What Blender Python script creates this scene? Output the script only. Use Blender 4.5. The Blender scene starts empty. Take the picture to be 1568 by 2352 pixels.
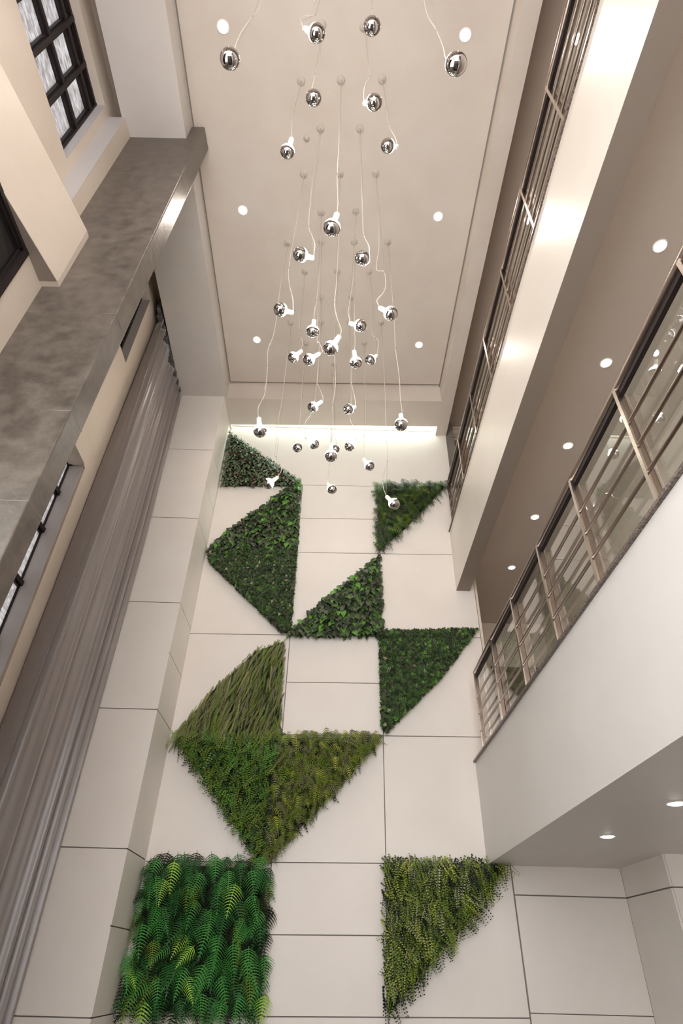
import bpy, bmesh, math, random
import numpy as np
from mathutils import Vector, Matrix
random.seed(7); np.random.seed(7)
sc = bpy.context.scene
col = sc.collection

# ------------------------------------------------------------------ camera
F = 1358.0
def _R():
    rx, ry, rz = -.6614, -.0039, .0303
    cx, sx, cy, sy, cz, sz = math.cos(rx), math.sin(rx), math.cos(ry), math.sin(ry), math.cos(rz), math.sin(rz)
    Rx = np.array([[1,0,0],[0,cx,-sx],[0,sx,cx]]); Ry = np.array([[cy,0,sy],[0,1,0],[-sy,0,cy]]); Rz = np.array([[cz,-sz,0],[sz,cz,0],[0,0,1]])
    return Rz @ Ry @ Rx @ np.array([[1,0,0],[0,0,-1],[0,1,0]], float)
R = _R(); CAM = np.array([0, 0, 1.5])
cam_d = bpy.data.cameras.new('camera'); cam = bpy.data.objects.new('camera', cam_d); col.objects.link(cam)
cam_d.sensor_fit = 'VERTICAL'; cam_d.sensor_height = 36.0; cam_d.lens = F/2352*36.0; cam_d.clip_start = .05; cam_d.clip_end = 200
M = Matrix(((R[0][0], -R[1][0], -R[2][0], 0), (R[0][1], -R[1][1], -R[2][1], 0), (R[0][2], -R[1][2], -R[2][2], 1.5), (0,0,0,1)))
cam.matrix_world = M
sc.camera = cam
def ray(x, y): return R.T @ np.array([(x-784)/F, (y-1176)/F, 1.0])
def at(x, y, ax, v):
    """world point where the sight line of photo pixel (x, y) meets the plane ax = v (used to survey the room)"""
    d = ray(x, y); return CAM + d*(v-CAM['XYZ'.index(ax)])/d['XYZ'.index(ax)]

# ------------------------------------------------------------------ world, exposure
w = bpy.data.worlds.new('world'); sc.world = w; w.use_nodes = True
bgn = w.node_tree.nodes['Background']; bgn.inputs[0].default_value = (1.0, .98, .97, 1); bgn.inputs[1].default_value = 6.2
sc.view_settings.view_transform = 'Standard'; sc.view_settings.look = 'None'; sc.view_settings.gamma = 1.0
sc.view_settings.use_curve_mapping = False; sc.view_settings.exposure = 0.22
sc.cycles.max_bounces = 10; sc.cycles.diffuse_bounces = 6; sc.cycles.glossy_bounces = 6; sc.cycles.transmission_bounces = 8
sc.cycles.sample_clamp_indirect = 6.0
P_CEIL, P_GALLERY, P_UNDER, P_COVE = 118.0, 42.0, 80.0, 42.0
WARM = (1.0, .87, .76)

# ------------------------------------------------------------------ materials
def new_mat(name, base, rough=.6, metal=0., **kw):
    m = bpy.data.materials.new(name); m.use_nodes = True
    b = m.node_tree.nodes['Principled BSDF']
    b.inputs['Base Color'].default_value = (*base, 1); b.inputs['Roughness'].default_value = rough; b.inputs['Metallic'].default_value = metal
    for k, v in kw.items(): b.inputs[k.replace('_', ' ')].default_value = v
    return m
def noisy(m, c1, c2, scale=3., detail=6., stretch=(1,1,1), lo=.35, hi=.65, bump=0., bscale=None, rough=None):
    nt = m.node_tree; b = nt.nodes['Principled BSDF']
    tc = nt.nodes.new('ShaderNodeTexCoord'); mp = nt.nodes.new('ShaderNodeMapping'); nt.links.new(tc.outputs['Object'], mp.inputs[0])
    mp.inputs['Scale'].default_value = stretch
    n = nt.nodes.new('ShaderNodeTexNoise'); n.inputs['Scale'].default_value = scale; n.inputs['Detail'].default_value = detail; n.inputs['Roughness'].default_value = .6
    nt.links.new(mp.outputs[0], n.inputs[0])
    r = nt.nodes.new('ShaderNodeValToRGB'); r.color_ramp.elements[0].position = lo; r.color_ramp.elements[1].position = hi
    r.color_ramp.elements[0].color = (*c1, 1); r.color_ramp.elements[1].color = (*c2, 1)
    nt.links.new(n.outputs[0], r.inputs[0]); nt.links.new(r.outputs[0], b.inputs['Base Color'])
    if bump:
        n2 = nt.nodes.new('ShaderNodeTexNoise'); n2.inputs['Scale'].default_value = bscale or scale*8; n2.inputs['Detail'].default_value = 4
        nt.links.new(mp.outputs[0], n2.inputs[0])
        bp = nt.nodes.new('ShaderNodeBump'); bp.inputs['Strength'].default_value = bump; bp.inputs['Distance'].default_value = .01
        nt.links.new(n2.outputs[0], bp.inputs['Height']); nt.links.new(bp.outputs[0], b.inputs['Normal'])
    if rough:
        mr = nt.nodes.new('ShaderNodeMapRange'); mr.inputs['To Min'].default_value = rough[0]; mr.inputs['To Max'].default_value = rough[1]
        nt.links.new(n.outputs[0], mr.inputs[0]); nt.links.new(mr.outputs[0], b.inputs['Roughness'])
    return m
M_PANEL = noisy(new_mat('panel_white', (.8,.74,.69), .45), (.77,.715,.665), (.80,.75,.705), 1.2, 4)
M_WALL = noisy(new_mat('plaster_cream', (.70,.61,.52), .5), (.665,.575,.485), (.70,.615,.53), 1.0, 4, bump=.05, bscale=60)
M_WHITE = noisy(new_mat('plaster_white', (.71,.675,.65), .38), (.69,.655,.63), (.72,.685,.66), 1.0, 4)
M_CEIL = noisy(new_mat('ceiling_paint', (.62,.55,.49), .6), (.59,.515,.455), (.63,.565,.51), 1.3, 5)
M_BORDER = noisy(new_mat('border_paint', (.62,.58,.55), .5), (.595,.55,.52), (.63,.59,.565), 1.0, 4)
M_UPPER = noisy(new_mat('parapet_paint', (.72,.655,.595), .36), (.70,.63,.57), (.73,.67,.61), 1.0, 4)
M_GROOVE = new_mat('joint_dark', (.22,.195,.175), .8)
M_CONC = noisy(new_mat('polished_concrete', (.25,.22,.19), .35), (.070,.056,.046), (.165,.138,.115), 7.0, 15, (1,1,1.2), .30, .74, bump=.15, bscale=30, rough=(.2,.55))
M_FRAME = new_mat('dark_window_frame', (.018,.012,.012), .5, 0., Specular_IOR_Level=.3)
M_STEEL = new_mat('brushed_steel', (.34,.27,.235), .3, 1.0)
M_STEELL = new_mat('bright_steel', (.62,.54,.48), .25, 1.0)
M_GRAN = noisy(new_mat('dark_granite', (.1,.07,.06), .3), (.02,.014,.012), (.26,.19,.16), 60, 3)
M_GLASS = new_mat('clear_glass', (.95,1,.98), .0, 0., Transmission_Weight=1.0, IOR=1.5)
M_FLOOR = noisy(new_mat('dark_floor', (.05,.036,.03), .3), (.035,.025,.02), (.065,.048,.038), 3, 6, (1,6,1))
M_SOCK = new_mat('socket_white', (.82,.8,.77), .4)
M_CORD = new_mat('cord_white', (.58,.54,.49), .6)
M_WIRE = new_mat('wire_grey', (.30,.25,.22), .4)
M_ROSE = new_mat('rose_taupe', (.52,.46,.41), .4)
M_MIRROR = new_mat('mirror_coating', (.46,.44,.44), .02, 1.0)
M_TRIM = new_mat('downlight_trim', (.8,.78,.75), .4)
M_WOOD = noisy(new_mat('oak_door', (.35,.2,.1), .45), (.24,.13,.06), (.40,.24,.12), 4, 6, (8,8,1))
M_DOOR2 = noisy(new_mat('taupe_door', (.2,.15,.11), .45), (.16,.12,.085), (.23,.175,.13), 4, 6, (8,8,1))
M_MOULD = new_mat('cornice_paint', (.62,.53,.46), .5)
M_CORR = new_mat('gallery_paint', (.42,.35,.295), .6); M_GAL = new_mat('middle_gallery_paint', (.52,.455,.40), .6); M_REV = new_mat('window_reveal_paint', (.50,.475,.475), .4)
M_SOFF_SHADE = new_mat('soffit_shade', (.27,.22,.185), .6)  # dark tone for undersides, shade put into the base colour
M_BOARD = new_mat('planting_board', (.010,.016,.007), .9)
M_TRACK = new_mat('curtain_heading', (.12,.11,.11), .7)
def emis(name, c, s):
    m = bpy.data.materials.new(name); m.use_nodes = True; nt = m.node_tree; nt.nodes.remove(nt.nodes['Principled BSDF'])
    e = nt.nodes.new('ShaderNodeEmission'); e.inputs[0].default_value = (*c, 1); e.inputs[1].default_value = s
    nt.links.new(e.outputs[0], nt.nodes['Material Output'].inputs[0]); return m
M_LAMP = emis('lamp_face', (1,.95,.88), 14)
M_LED = emis('led_strip', (.93,1,.95), 3)
def bulb_mat(name, s, mixv):
    m = emis(name, (1,.95,.86), s); nt = m.node_tree
    e = [n for n in nt.nodes if n.type == 'EMISSION'][0]
    g = nt.nodes.new('ShaderNodeBsdfGlass'); g.inputs['IOR'].default_value = 1.08; g.inputs['Roughness'].default_value = .0
    mx = nt.nodes.new('ShaderNodeMixShader'); mx.inputs[0].default_value = mixv
    nt.links.new(g.outputs[0], mx.inputs[1]); nt.links.new(e.outputs[0], mx.inputs[2]); nt.links.new(mx.outputs[0], nt.nodes['Material Output'].inputs[0])
    return m
M_BULB = bulb_mat('lit_bulb_glass', 36., .8)
M_BULBC = bulb_mat('clear_bulb_glass', 70.0, .45)
M_FIL = emis('bulb_filament', (1,.85,.62), 60)
def pane_mat():
    m = bpy.data.materials.new('frosted_pane'); m.use_nodes = True; nt = m.node_tree; nt.nodes.remove(nt.nodes['Principled BSDF'])
    tc = nt.nodes.new('ShaderNodeTexCoord'); mp = nt.nodes.new('ShaderNodeMapping'); mp.inputs['Scale'].default_value = (1,1.6,5)
    nt.links.new(tc.outputs['Object'], mp.inputs[0])
    n = nt.nodes.new('ShaderNodeTexNoise'); n.inputs['Scale'].default_value = 6; n.inputs['Detail'].default_value = 10; n.inputs['Roughness'].default_value = .7
    nt.links.new(mp.outputs[0], n.inputs[0])
    r = nt.nodes.new('ShaderNodeValToRGB'); r.color_ramp.elements[0].position = .35; r.color_ramp.elements[1].position = .68
    r.color_ramp.elements[0].color = (.20,.19,.185,1); r.color_ramp.elements[1].color = (.42,.42,.43,1)
    nt.links.new(n.outputs[0], r.inputs[0])
    t = nt.nodes.new('ShaderNodeBsdfTranslucent'); g = nt.nodes.new('ShaderNodeBsdfGlossy'); g.inputs['Roughness'].default_value = .25
    nt.links.new(r.outputs[0], t.inputs[0]); mx = nt.nodes.new('ShaderNodeMixShader'); mx.inputs[0].default_value = .06
    nt.links.new(t.outputs[0], mx.inputs[1]); nt.links.new(g.outputs[0], mx.inputs[2]); nt.links.new(mx.outputs[0], nt.nodes['Material Output'].inputs[0])
    return m
M_PANE = pane_mat()
M_DPANE = new_mat('dark_pane', (.012,.012,.013), .12)
def curtain_mat():
    m = new_mat('curtain_fabric', (.24,.205,.2), .28, 0., Sheen_Weight=.3, Sheen_Roughness=.4); m.node_tree.nodes['Principled BSDF'].inputs['Specular IOR Level'].default_value = .7
    nt = m.node_tree; b = nt.nodes['Principled BSDF']
    tc = nt.nodes.new('ShaderNodeTexCoord'); mp = nt.nodes.new('ShaderNodeMapping'); mp.inputs['Scale'].default_value = (90,90,9)
    nt.links.new(tc.outputs['Object'], mp.inputs[0]); n = nt.nodes.new('ShaderNodeTexNoise'); n.inputs['Scale'].default_value = 3; n.inputs['Detail'].default_value = 5
    nt.links.new(mp.outputs[0], n.inputs[0]); r = nt.nodes.new('ShaderNodeValToRGB')
    r.color_ramp.elements[0].color = (.225,.192,.188,1); r.color_ramp.elements[1].color = (.255,.222,.218,1)
    nt.links.new(n.outputs[0], r.inputs[0]); nt.links.new(r.outputs[0], b.inputs['Base Color']); return m
M_CURT = curtain_mat()
def leaf_mat(name, c, rough=.45):
    m = new_mat(name, c, rough); b = m.node_tree.nodes['Principled BSDF']; b.inputs['Specular IOR Level'].default_value = .4
    return m
def striped_leaf(name, ca, cb):
    m = leaf_mat(name, ca); nt = m.node_tree; b = nt.nodes['Principled BSDF']
    uv = nt.nodes.new('ShaderNodeUVMap'); sp = nt.nodes.new('ShaderNodeSeparateXYZ'); nt.links.new(uv.outputs[0], sp.inputs[0])
    r = nt.nodes.new('ShaderNodeValToRGB'); e = r.color_ramp.elements; e[0].position = .0; e[0].color = (*ca, 1); e[1].position = 1; e[1].color = (*ca, 1)
    for p, c in ((.2, ca), (.28, cb), (.38, cb), (.45, ca), (.55, ca), (.62, cb), (.72, cb), (.8, ca)):
        q = e.new(p); q.color = (*c, 1)
    nt.links.new(sp.outputs['Y'], r.inputs[0]); nt.links.new(r.outputs[0], b.inputs['Base Color']); return m

# ------------------------------------------------------------------ helpers
class MB:
    """collects geometry and links it as one mesh object"""
    def __init__(s): s.v = []; s.f = []
    def poly_prism(s, pts, off):
        """closed solid: polygon pts (3d) swept by vector off"""
        n = len(pts); b = len(s.v); off = np.array(off, float)
        s.v += [tuple(map(float, p)) for p in pts] + [tuple(map(float, np.array(p)+off)) for p in pts]
        s.f.append(tuple(b+i for i in range(n))[::-1]); s.f.append(tuple(b+n+i for i in range(n)))
        for i in range(n): j = (i+1) % n; s.f.append((b+i, b+j, b+n+j, b+n+i))
        return s
    def box(s, x0, x1, y0, y1, z0, z1):
        return s.poly_prism([(x0,y0,z0),(x1,y0,z0),(x1,y1,z0),(x0,y1,z0)], (0,0,z1-z0))
    def tube(s, path, r, seg=8, cap=True):
        P = [Vector(p) for p in path]; n = len(P); b = len(s.v)
        rs = r if isinstance(r, (list, tuple)) else [r]*n
        up = Vector((0,0,1)); t0 = (P[1]-P[0]).normalized(); a = t0.cross(up)
        if a.length < .05: a = t0.cross(Vector((1,0,0)))
        a.normalize()
        for i in range(n):
            t = (P[min(i+1,n-1)]-P[max(i-1,0)]).normalized()
            a = (a - t*a.dot(t)).normalized(); c = t.cross(a)
            for k in range(seg):
                th = 2*math.pi*k/seg; q = P[i]+(a*math.cos(th)+c*math.sin(th))*rs[i]; s.v.append(tuple(q))
        for i in range(n-1):
            for k in range(seg):
                k2 = (k+1) % seg; s.f.append((b+i*seg+k, b+i*seg+k2, b+(i+1)*seg+k2, b+(i+1)*seg+k))
        if cap: s.f.append(tuple(b+k for k in range(seg))[::-1]); s.f.append(tuple(b+(n-1)*seg+k for k in range(seg)))
        return s
    def lathe(s, prof, seg=32, o=(0,0,0)):
        """profile (r, z) turned about z"""
        b = len(s.v); n = len(prof)
        for r, z in prof:
            for k in range(seg):
                th = 2*math.pi*k/seg; s.v.append((o[0]+r*math.cos(th), o[1]+r*math.sin(th), o[2]+z))
        for i in range(n-1):
            for k in range(seg):
                k2 = (k+1) % seg; s.f.append((b+i*seg+k, b+i*seg+k2, b+(i+1)*seg+k2, b+(i+1)*seg+k))
        return s
    def build(s, name, m, parent=None, smooth=False, kind=None, bevel=0, mats=None):
        me = bpy.data.meshes.new(name); me.from_pydata(s.v, [], s.f); me.update()
        bm = bmesh.new(); bm.from_mesh(me); bmesh.ops.remove_doubles(bm, verts=bm.verts, dist=1e-6)
        bmesh.ops.recalc_face_normals(bm, faces=bm.faces); bm.to_mesh(me); bm.free()
        me.materials.append(m)
        o = bpy.data.objects.new(name, me); col.objects.link(o)
        if parent: o.parent = parent
        if smooth:
            for p in me.polygons: p.use_smooth = True
        if bevel:
            md = o.modifiers.new('bevel', 'BEVEL'); md.width = bevel; md.segments = 2; md.limit_method = 'ANGLE'
        if kind: o['kind'] = kind
        return o
def tag(o, label=None, cat=None, group=None, kind=None):
    if label: o['label'] = label
    if cat: o['category'] = cat
    if group: o['group'] = group
    if kind: o['kind'] = kind
    return o
def thing(name, loc, label, cat, group=None):
    o = bpy.data.objects.new(name, None); col.objects.link(o); o.location = loc; o.empty_display_size = .1
    return tag(o, label, cat, group)
def struct(name, mb, m, **k): return mb.build(name, m, kind='structure', **k)
def spot(parent, loc, power, angle=120, size=.05, blend=1.0, color=WARM, rot=(0,0,0)):
    l = bpy.data.lights.new('lamp_light', 'SPOT'); l.energy = power; l.spot_size = math.radians(angle); l.spot_blend = blend; l.shadow_soft_size = size; l.color = color
    o = bpy.data.objects.new('lamp_light', l); col.objects.link(o); o.location = loc; o.rotation_euler = rot
    if parent: o.parent = parent
    return o

# ------------------------------------------------------------------ the hall: dimensions
YW = 8.4          # back wall
XP = 1.956        # face of the gallery parapets
ZS = 10.06        # underside of the lowered ceiling border
ZC = 10.48        # recessed ceiling
Y0 = -4.0         # rear of the hall
TILT = .016
def zr(z, x): return z + TILT*x   # survey correction of the panel rows

struct('floor', MB().box(-3.6, 6.2, Y0, 11, -.2, 0), M_FLOOR)

# back wall: panels with open joints over a dark backing
ROWS = [-.4, 1.115, 2.56, 4.10, 5.61, 7.15, 8.66, 10.75]
bw = MB()
G = .006
def panel(mb, x0, x1, z0, z1):
    mb.poly_prism([(x0+G,YW,zr(z0,x0)+G),(x1-G,YW,zr(z0,x1)+G),(x1-G,YW,zr(z1,x1)-G),(x0+G,YW,zr(z1,x0)-G)], (0,.02,0))
for i in range(7):
    z0, z1 = ROWS[i], ROWS[i+1]; zm = {1:1.835, 3:4.855, 5:7.885}.get(i)
    xr = 2.24 if i < 2 else 2.26
    for c, (a, b) in enumerate(((-2.26,-.70),(-.70,.70+.01*i/3),(.70+.01*i/3,xr))):
        if i == 6: 
            if c: continue
            panel(bw, -2.26, 2.1, z0, z1); continue
        if c == 1 and zm: panel(bw, a, b, z0, zm); panel(bw, a, b, zm, z1)
        else: panel(bw, a, b, z0, z1)
wb = struct('wall_back', bw, M_PANEL)
bk = MB(); bk.box(-3.3, 2.26, YW+.02, YW+.2, -.2, 10.8)
struct('wall_backing', bk, M_GROOVE)

# left pilaster in the back corner, panelled on its two faces
pl = MB(); YP, XL = 7.55, -2.24
PR = [-.3, 1.10, 2.535, 4.095, 5.635, 7.16, 8.66, 10.09]
for i in range(7):
    z0, z1 = PR[i]+G, PR[i+1]-G
    pl.poly_prism([(-3.3,YP,z0),(XL-.012,YP,z0),(XL-.012,YP,z1),(-3.3,YP,z1)], (0,.02,0))
    zm = {1:1.83, 3:4.87, 5:7.93}.get(i)
    for a, b in (((z0, zm-G), (zm+G, z1)) if zm else ((z0, z1),)):
        pl.poly_prism([(XL,YP,a),(XL,YW,a),(XL,YW,b),(XL,YP,b)], (-.012,0,0))
struct('wall_pilaster', pl, M_PANEL)
struct('wall_pilaster_core', MB().box(-3.3, XL-.02, YP+.02, YW+.02, -.2, 10.05), M_GROOVE)

# ------------------------------------------------------------------ ceiling
ce = MB()
XRL, XRR, YRF = -2.12, 1.885, 7.53      # edges of the recess
XO = 2.10                                # right border edge
ce.box(XRL-.2, XRR+.2, Y0, YRF+.2, ZC, ZC+.15)                       # recessed field
struct('ceiling', ce, M_CEIL)
def ringpt(xl): return xl
cb = MB()
XLB = -2.98
# left border (slightly splayed, as surveyed), far border with the light slot, right border
cw = MB(); cw.poly_prism([(-2.86,-4,ZS),(-2.05,-4,ZS),(-2.205,YRF,ZS),(-2.205,YW,ZS),(-2.26,YW,ZS),(-2.26,YP,ZS),(-3.06,YP,ZS),(-2.93,3.1,ZS)], (0,0,ZC-ZS+.1))
cb.poly_prism([(-2.205,YRF+.06,ZS),(1.87,YRF-.03,ZS),(1.89,8.15,ZS),(-2.205,8.27,ZS)], (0,0,ZC-ZS+.1))
cb.poly_prism([(1.89,-4,ZS),(2.075,-4,ZS),(2.10,YW,ZS),(1.885,YW,ZS),(1.885,8.1,ZS),(1.87,YRF-.03,ZS)], (0,0,ZC-ZS+.1))
struct('ceiling_border', cb, M_CEIL); struct('ceiling_border_left', cw, M_BORDER)
# shadow groove round the recess
gv = MB()
gv.poly_prism([(-2.035,-4,ZC-.012),(-2.02,-4,ZC-.012),(-2.175,YRF,ZC-.012),(-2.19,YRF,ZC-.012)], (0,0,.012))
gv.poly_prism([(1.86,-4,ZC-.012),(1.875,-4,ZC-.012),(1.865,YRF-.04,ZC-.012),(1.85,YRF-.04,ZC-.012)], (0,0,.012))
gv.poly_prism([(-2.19,YRF,ZC-.012),(1.86,YRF-.09,ZC-.012),(1.86,YRF-.075,ZC-.012),(-2.19,YRF+.015,ZC-.012)], (0,0,.012))
struct('trim_1', gv, M_GROOVE)
# top of the slot
struct('ceiling_slot', MB().box(-2.26, 2.1, 8.1, YW+.1, ZC+.1, ZC+.2), M_CEIL)
struct('trim_2', MB().box(-2.2, 1.88, YW-.012, YW, 10.16, 10.19), M_PANEL)
led = MB().box(-2.2, 1.88, 8.19, 8.24, ZC+.02, ZC+.05)
lo = led.build('cove_light_strip', M_LED); tag(lo, 'white light strip hidden in the ceiling slot above the top row of wall panels', 'light')
la = bpy.data.lights.new('slot_light', 'AREA'); la.shape = 'RECTANGLE'; la.size = 4.0; la.size_y = .06; la.energy = P_COVE; la.color = (.80, 1., .90)
lao = bpy.data.objects.new('slot_light', la); col.objects.link(lao); lao.location = (-.15, 8.28, ZC+.04); lao.rotation_euler = (math.radians(12),0,0)

# ------------------------------------------------------------------ left side: column, walls, windows, curtain
YCOL = 3.05
cl = MB(); _t = [(-2.93,3.16),(-1.975,3.15),(-1.965,3.43),(-2.93,3.43)]; _b = [(-2.93,3.02),(-2.085,3.02),(-2.075,3.19),(-2.93,3.19)]
cl.v = [(x,y,0.) for x,y in _b]+[(x,y,ZC) for x,y in _t]; cl.f = [(0,1,2,3),(4,7,6,5),(0,4,5,1),(1,5,6,2),(2,6,7,3),(3,7,4,0)]
def colpt(i, z, off=0.):
    k = z/ZC; return (_b[i][0]+(_t[i][0]-_b[i][0])*k, _b[i][1]+(_t[i][1]-_b[i][1])*k, z)
colo = cl.build('concrete_column', M_CONC, bevel=.012)
tag(colo, 'tall grey polished concrete column standing out from the left window wall', 'column')
jt = MB()
for z in (8.95, 7.45, 6.05, 4.78, 3.9):
    a, b, c = colpt(0,z), colpt(1,z), colpt(2,z)
    jt.poly_prism([(a[0],a[1]-.0008,z),(b[0]+.0008,b[1]-.0008,z),(b[0]+.0008,b[1]+.001,z),(a[0],a[1]+.001,z)], (0,0,.006))
    jt.poly_prism([(b[0]-.001,b[1],z),(b[0]+.0008,b[1],z),(c[0]+.0008,c[1],z),(c[0]-.001,c[1],z)], (0,0,.006))
jt.build('pour_joint', M_GROOVE, colo)

XA, XC = -2.9, -3.1
# near bay, upper part: wall plane XC with the window opening, outer layer XA next to the column
nb = MB()
YJ, ZSI, ZHE = 2.8, 8.46, 10.05
nb.box(-3.42, XC, Y0, 3.4, 7.2, ZSI); nb.box(-3.42, XC, YJ, 3.4, ZSI, ZHE); nb.box(-3.42, XC, Y0, 3.4, ZHE, 10.6)
nb.box(-3.42, XC, Y0, .0, ZSI, ZHE)
struct('wall_left', nb, M_WALL)
struct('wall_left_return', MB().box(XC, XA+.02, 2.93, 3.2, 7.1, ZS), M_WALL)
# lower part of the near bay
lb = MB()
XN = -2.82
lb.box(-3.42, XN, 2.75, YCOL+.2, 3.4, 6.5); lb.box(-3.42, XN, Y0, YCOL-.1, 5.08, 5.3); lb.box(-3.42, XN, 2.6, YCOL-.05, 0, 5.2); lb.box(-3.42, XN, Y0, 2.6, 0, .3)
lb.box(-3.42, XN, -4, -3.2, .3, 6.5)
struct('wall_left_lower', lb, M_WALL)
# projecting beam between the two window rows
bmx = MB()
bmx.poly_prism([(-2.655,YCOL,6.46),(-2.93,1.67,6.46),(-3.4,-.8,6.46),(-3.5,-.8,6.46),(-3.5,3.2,6.46),(-2.66,3.2,6.46)], (0,0,.95))
struct('trim_3', bmx, M_WALL)
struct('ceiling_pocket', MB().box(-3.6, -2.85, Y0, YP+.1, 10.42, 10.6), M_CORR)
# far bay
fb = MB(); XF = -3.2
fb.box(-3.5, XF, 5.58, YP+.1, 0, 10.45); fb.box(-3.5, XF, 3.3, 5.58, 10.12, 10.45); fb.box(-3.5, XF, 3.3, 5.58, 6.42, 8.50); fb.box(-3.5, XF, 3.3, 5.53, 0, 2.6)
fb.box(-3.5, XF, 3.3, 3.6, 2.6, 10.12)
fb.box(-3.5, XF+.03, 3.3, 5.50, 6.40, 7.30)
struct('wall_left_far', fb, M_WALL)
def window(n, x, ys, zs, pane, m_dark=None, depth=.07, bar=.055):
    """steel-look casement in plane X = x; ys, zs the bar positions"""
    f = MB(); d = depth
    for y in ys: f.box(x-d, x, y-bar/2, y+bar/2, zs[0]-bar/2, zs[-1]+bar/2)
    for z in zs: f.box(x-d, x-.004, ys[0]-bar/2, ys[-1]+bar/2, z-bar/2, z+bar/2)
    # inner casement beads
    for i in range(len(ys)-1):
        for j in range(len(zs)-1):
            a, b, c, e = ys[i]+bar/2, ys[i+1]-bar/2, zs[j]+bar/2, zs[j+1]-bar/2; t = .022
            for q in ((a,b,c,c+t),(a,b,e-t,e),(a,a+t,c,e),(b-t,b,c,e)): f.box(x-d+.005, x-.03, q[0], q[1], q[2], q[3])
    fr = struct('window_%d' % n, f, M_FRAME)
    p = MB().box(x-d+.012, x-d+.02, ys[0], ys[-1], zs[0], zs[-1]).build('window_pane', pane, fr)
    return fr
XW = -3.2
yb = [at(187,290,'X',XW)[1]]
w1 = window(1, XW, [.2, .64, 1.07, 1.50, 1.93, 2.36, 2.80], [8.48, 9.25, 9.83, 10.03], M_PANE, depth=.09)
MB().box(XW-.07, XW-.055, .2, 2.8, 9.83, 10.03).build('upper_panel', M_DPANE, w1)
window(2, XN+.012, [-1.2, -.4, .4, 1.2, 2.0, 2.76], [5.32, 5.87, 6.44], M_DPANE)
window(3, -3.33, [3.6, 4.2, 4.9, 5.56], [8.45, 8.95, 9.5, 10.1], M_DPANE)
window(4, -3.34, [3.6, 4.1, 4.6, 5.1, 5.56], [2.6, 3.3, 4.0, 4.7, 5.4, 5.95, 6.44], M_PANE)
gl = window(5, -3.0, [-3.2, -1.8, -.4, 1.1, 2.6], [.3, 1.5, 2.7, 3.9, 5.08], M_GLASS)  # unseen lower glazing, made taller to let in more daylight

# painted reveals; beam underside with its shade put into the colour
rv = MB(); rv.box(XW-.02, XC, YJ-.004, YJ+.001, ZSI, ZHE); rv.box(XC, XA+.021, 2.926, 2.931, 7.4, ZS)
rv.box(-3.4, XF+.001, 5.576, 5.581, 8.5, 10.12); rv.box(-3.4, XF+.001, 5.526, 5.531, 2.6, 6.4)
struct('trim_8', rv, M_REV)
struct('trim_9', MB().poly_prism([(-2.66,3.04,6.455),(-2.935,1.67,6.455),(-3.4,-.8,6.455),(-3.5,-.8,6.455),(-3.5,3.04,6.455)], (0,0,.006)), M_SOFF_SHADE)
# curtain
def curtain():
    n, m = 260, 40; v = []; f = []
    ztop = 10.02
    for j in range(m+1):
        t = j/m; z = ztop-(ztop-.05)*t
        y0 = 5.86-.20*t; y1 = 7.50
        for i in range(n+1):
            s = i/n
            ph = 2*math.pi*(6.0*s + .45*math.sin(2.3*s*math.pi+.4)+.05*math.sin(2.1*t+5*s))
            am = (.056+.018*math.sin(7*s+1.3))*(.85+.75*min(1, 3*t))
            x = -3.085+am*(math.sin(ph)+.10*math.sin(2*ph+1.0))+.006*math.sin(5.3*ph+3*t)+.02*min(1, 3*t)
            y = y0+(y1-y0)*(s+.010*math.sin(ph+1.2))
            v.append((x, y, z))
    for j in range(m):
        for i in range(n):
            a = j*(n+1)+i; f.append((a, a+1, a+n+2, a+n+1))
    t = thing('curtain', (-3.085,6.6,0), 'long taupe grey pleated curtain hanging beside the tall left windows', 'curtain')
    me = bpy.data.meshes.new('curtain_cloth'); me.from_pydata([(a+3.085,b-6.6,c) for a,b,c in v], [], f)
    for p in me.polygons: p.use_smooth = True
    me.materials.append(M_CURT); o = bpy.data.objects.new('curtain_cloth', me); col.objects.link(o); o.parent = t
    md = o.modifiers.new('s', 'SOLIDIFY'); md.thickness = .004
    hd = MB()
    for i in range(34):
        y = 5.8-6.6+i*.051; hd.box(-.04+.01*math.sin(i*2.1), .045+.01*math.sin(i*1.7), y+.004, y+.043, ztop-.02, ztop+.07+.01*math.sin(i*3.3))
    hd.build('curtain_heading', M_TRACK, t, bevel=.008)
    MB().box(-.03, .03, -.9, .93, ztop+.07, 10.42).build('curtain_track', M_TRACK, t)
curtain()

# ------------------------------------------------------------------ right side: galleries
YE = Y0
def parapet(n, z0, z1, depth):
    p = MB(); p.box(XP, depth, YE, YW, z0, z1)
    return struct('wall_right_%s' % n, p, M_WHITE)
struct('wall_parapet_lower', MB().box(XP, 2.17, YE, YW, 2.585, 3.79), M_WHITE)
struct('wall_parapet_upper', MB().box(XP, 2.18, YE, YW, 6.481, 7.66), M_UPPER)
struct('trim_7', MB().box(XP, 2.18, YE, YW, 6.475, 6.481), M_SOFF_SHADE)  # parapet underside, darkened by colour to stand for its shade
struct('ceiling_lower_gallery', MB().box(2.17, 6.0, YE, YW+2.5, 2.585, 2.95), M_WHITE)
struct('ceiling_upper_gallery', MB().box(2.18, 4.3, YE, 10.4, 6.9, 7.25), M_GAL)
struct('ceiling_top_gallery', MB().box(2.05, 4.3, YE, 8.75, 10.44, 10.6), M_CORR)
struct('trim_4', MB().box(XP-.03, 2.19, YE, YW, 3.79, 3.815), M_GRAN)
struct('trim_5', MB().box(XP-.02, 2.19, YE, YW, 7.66, 7.685), M_GRAN)
wr = MB(); wr.box(4.0, 4.2, YE, 10.5, 2.95, 10.5)
struct('wall_right_gallery', wr, M_WALL)
we = MB(); we.box(2.26, 4.2, 10.3, 10.5, 2.95, 6.95); we.box(2.262, 2.30, YW, 10.3, 2.95, 6.9)
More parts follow.
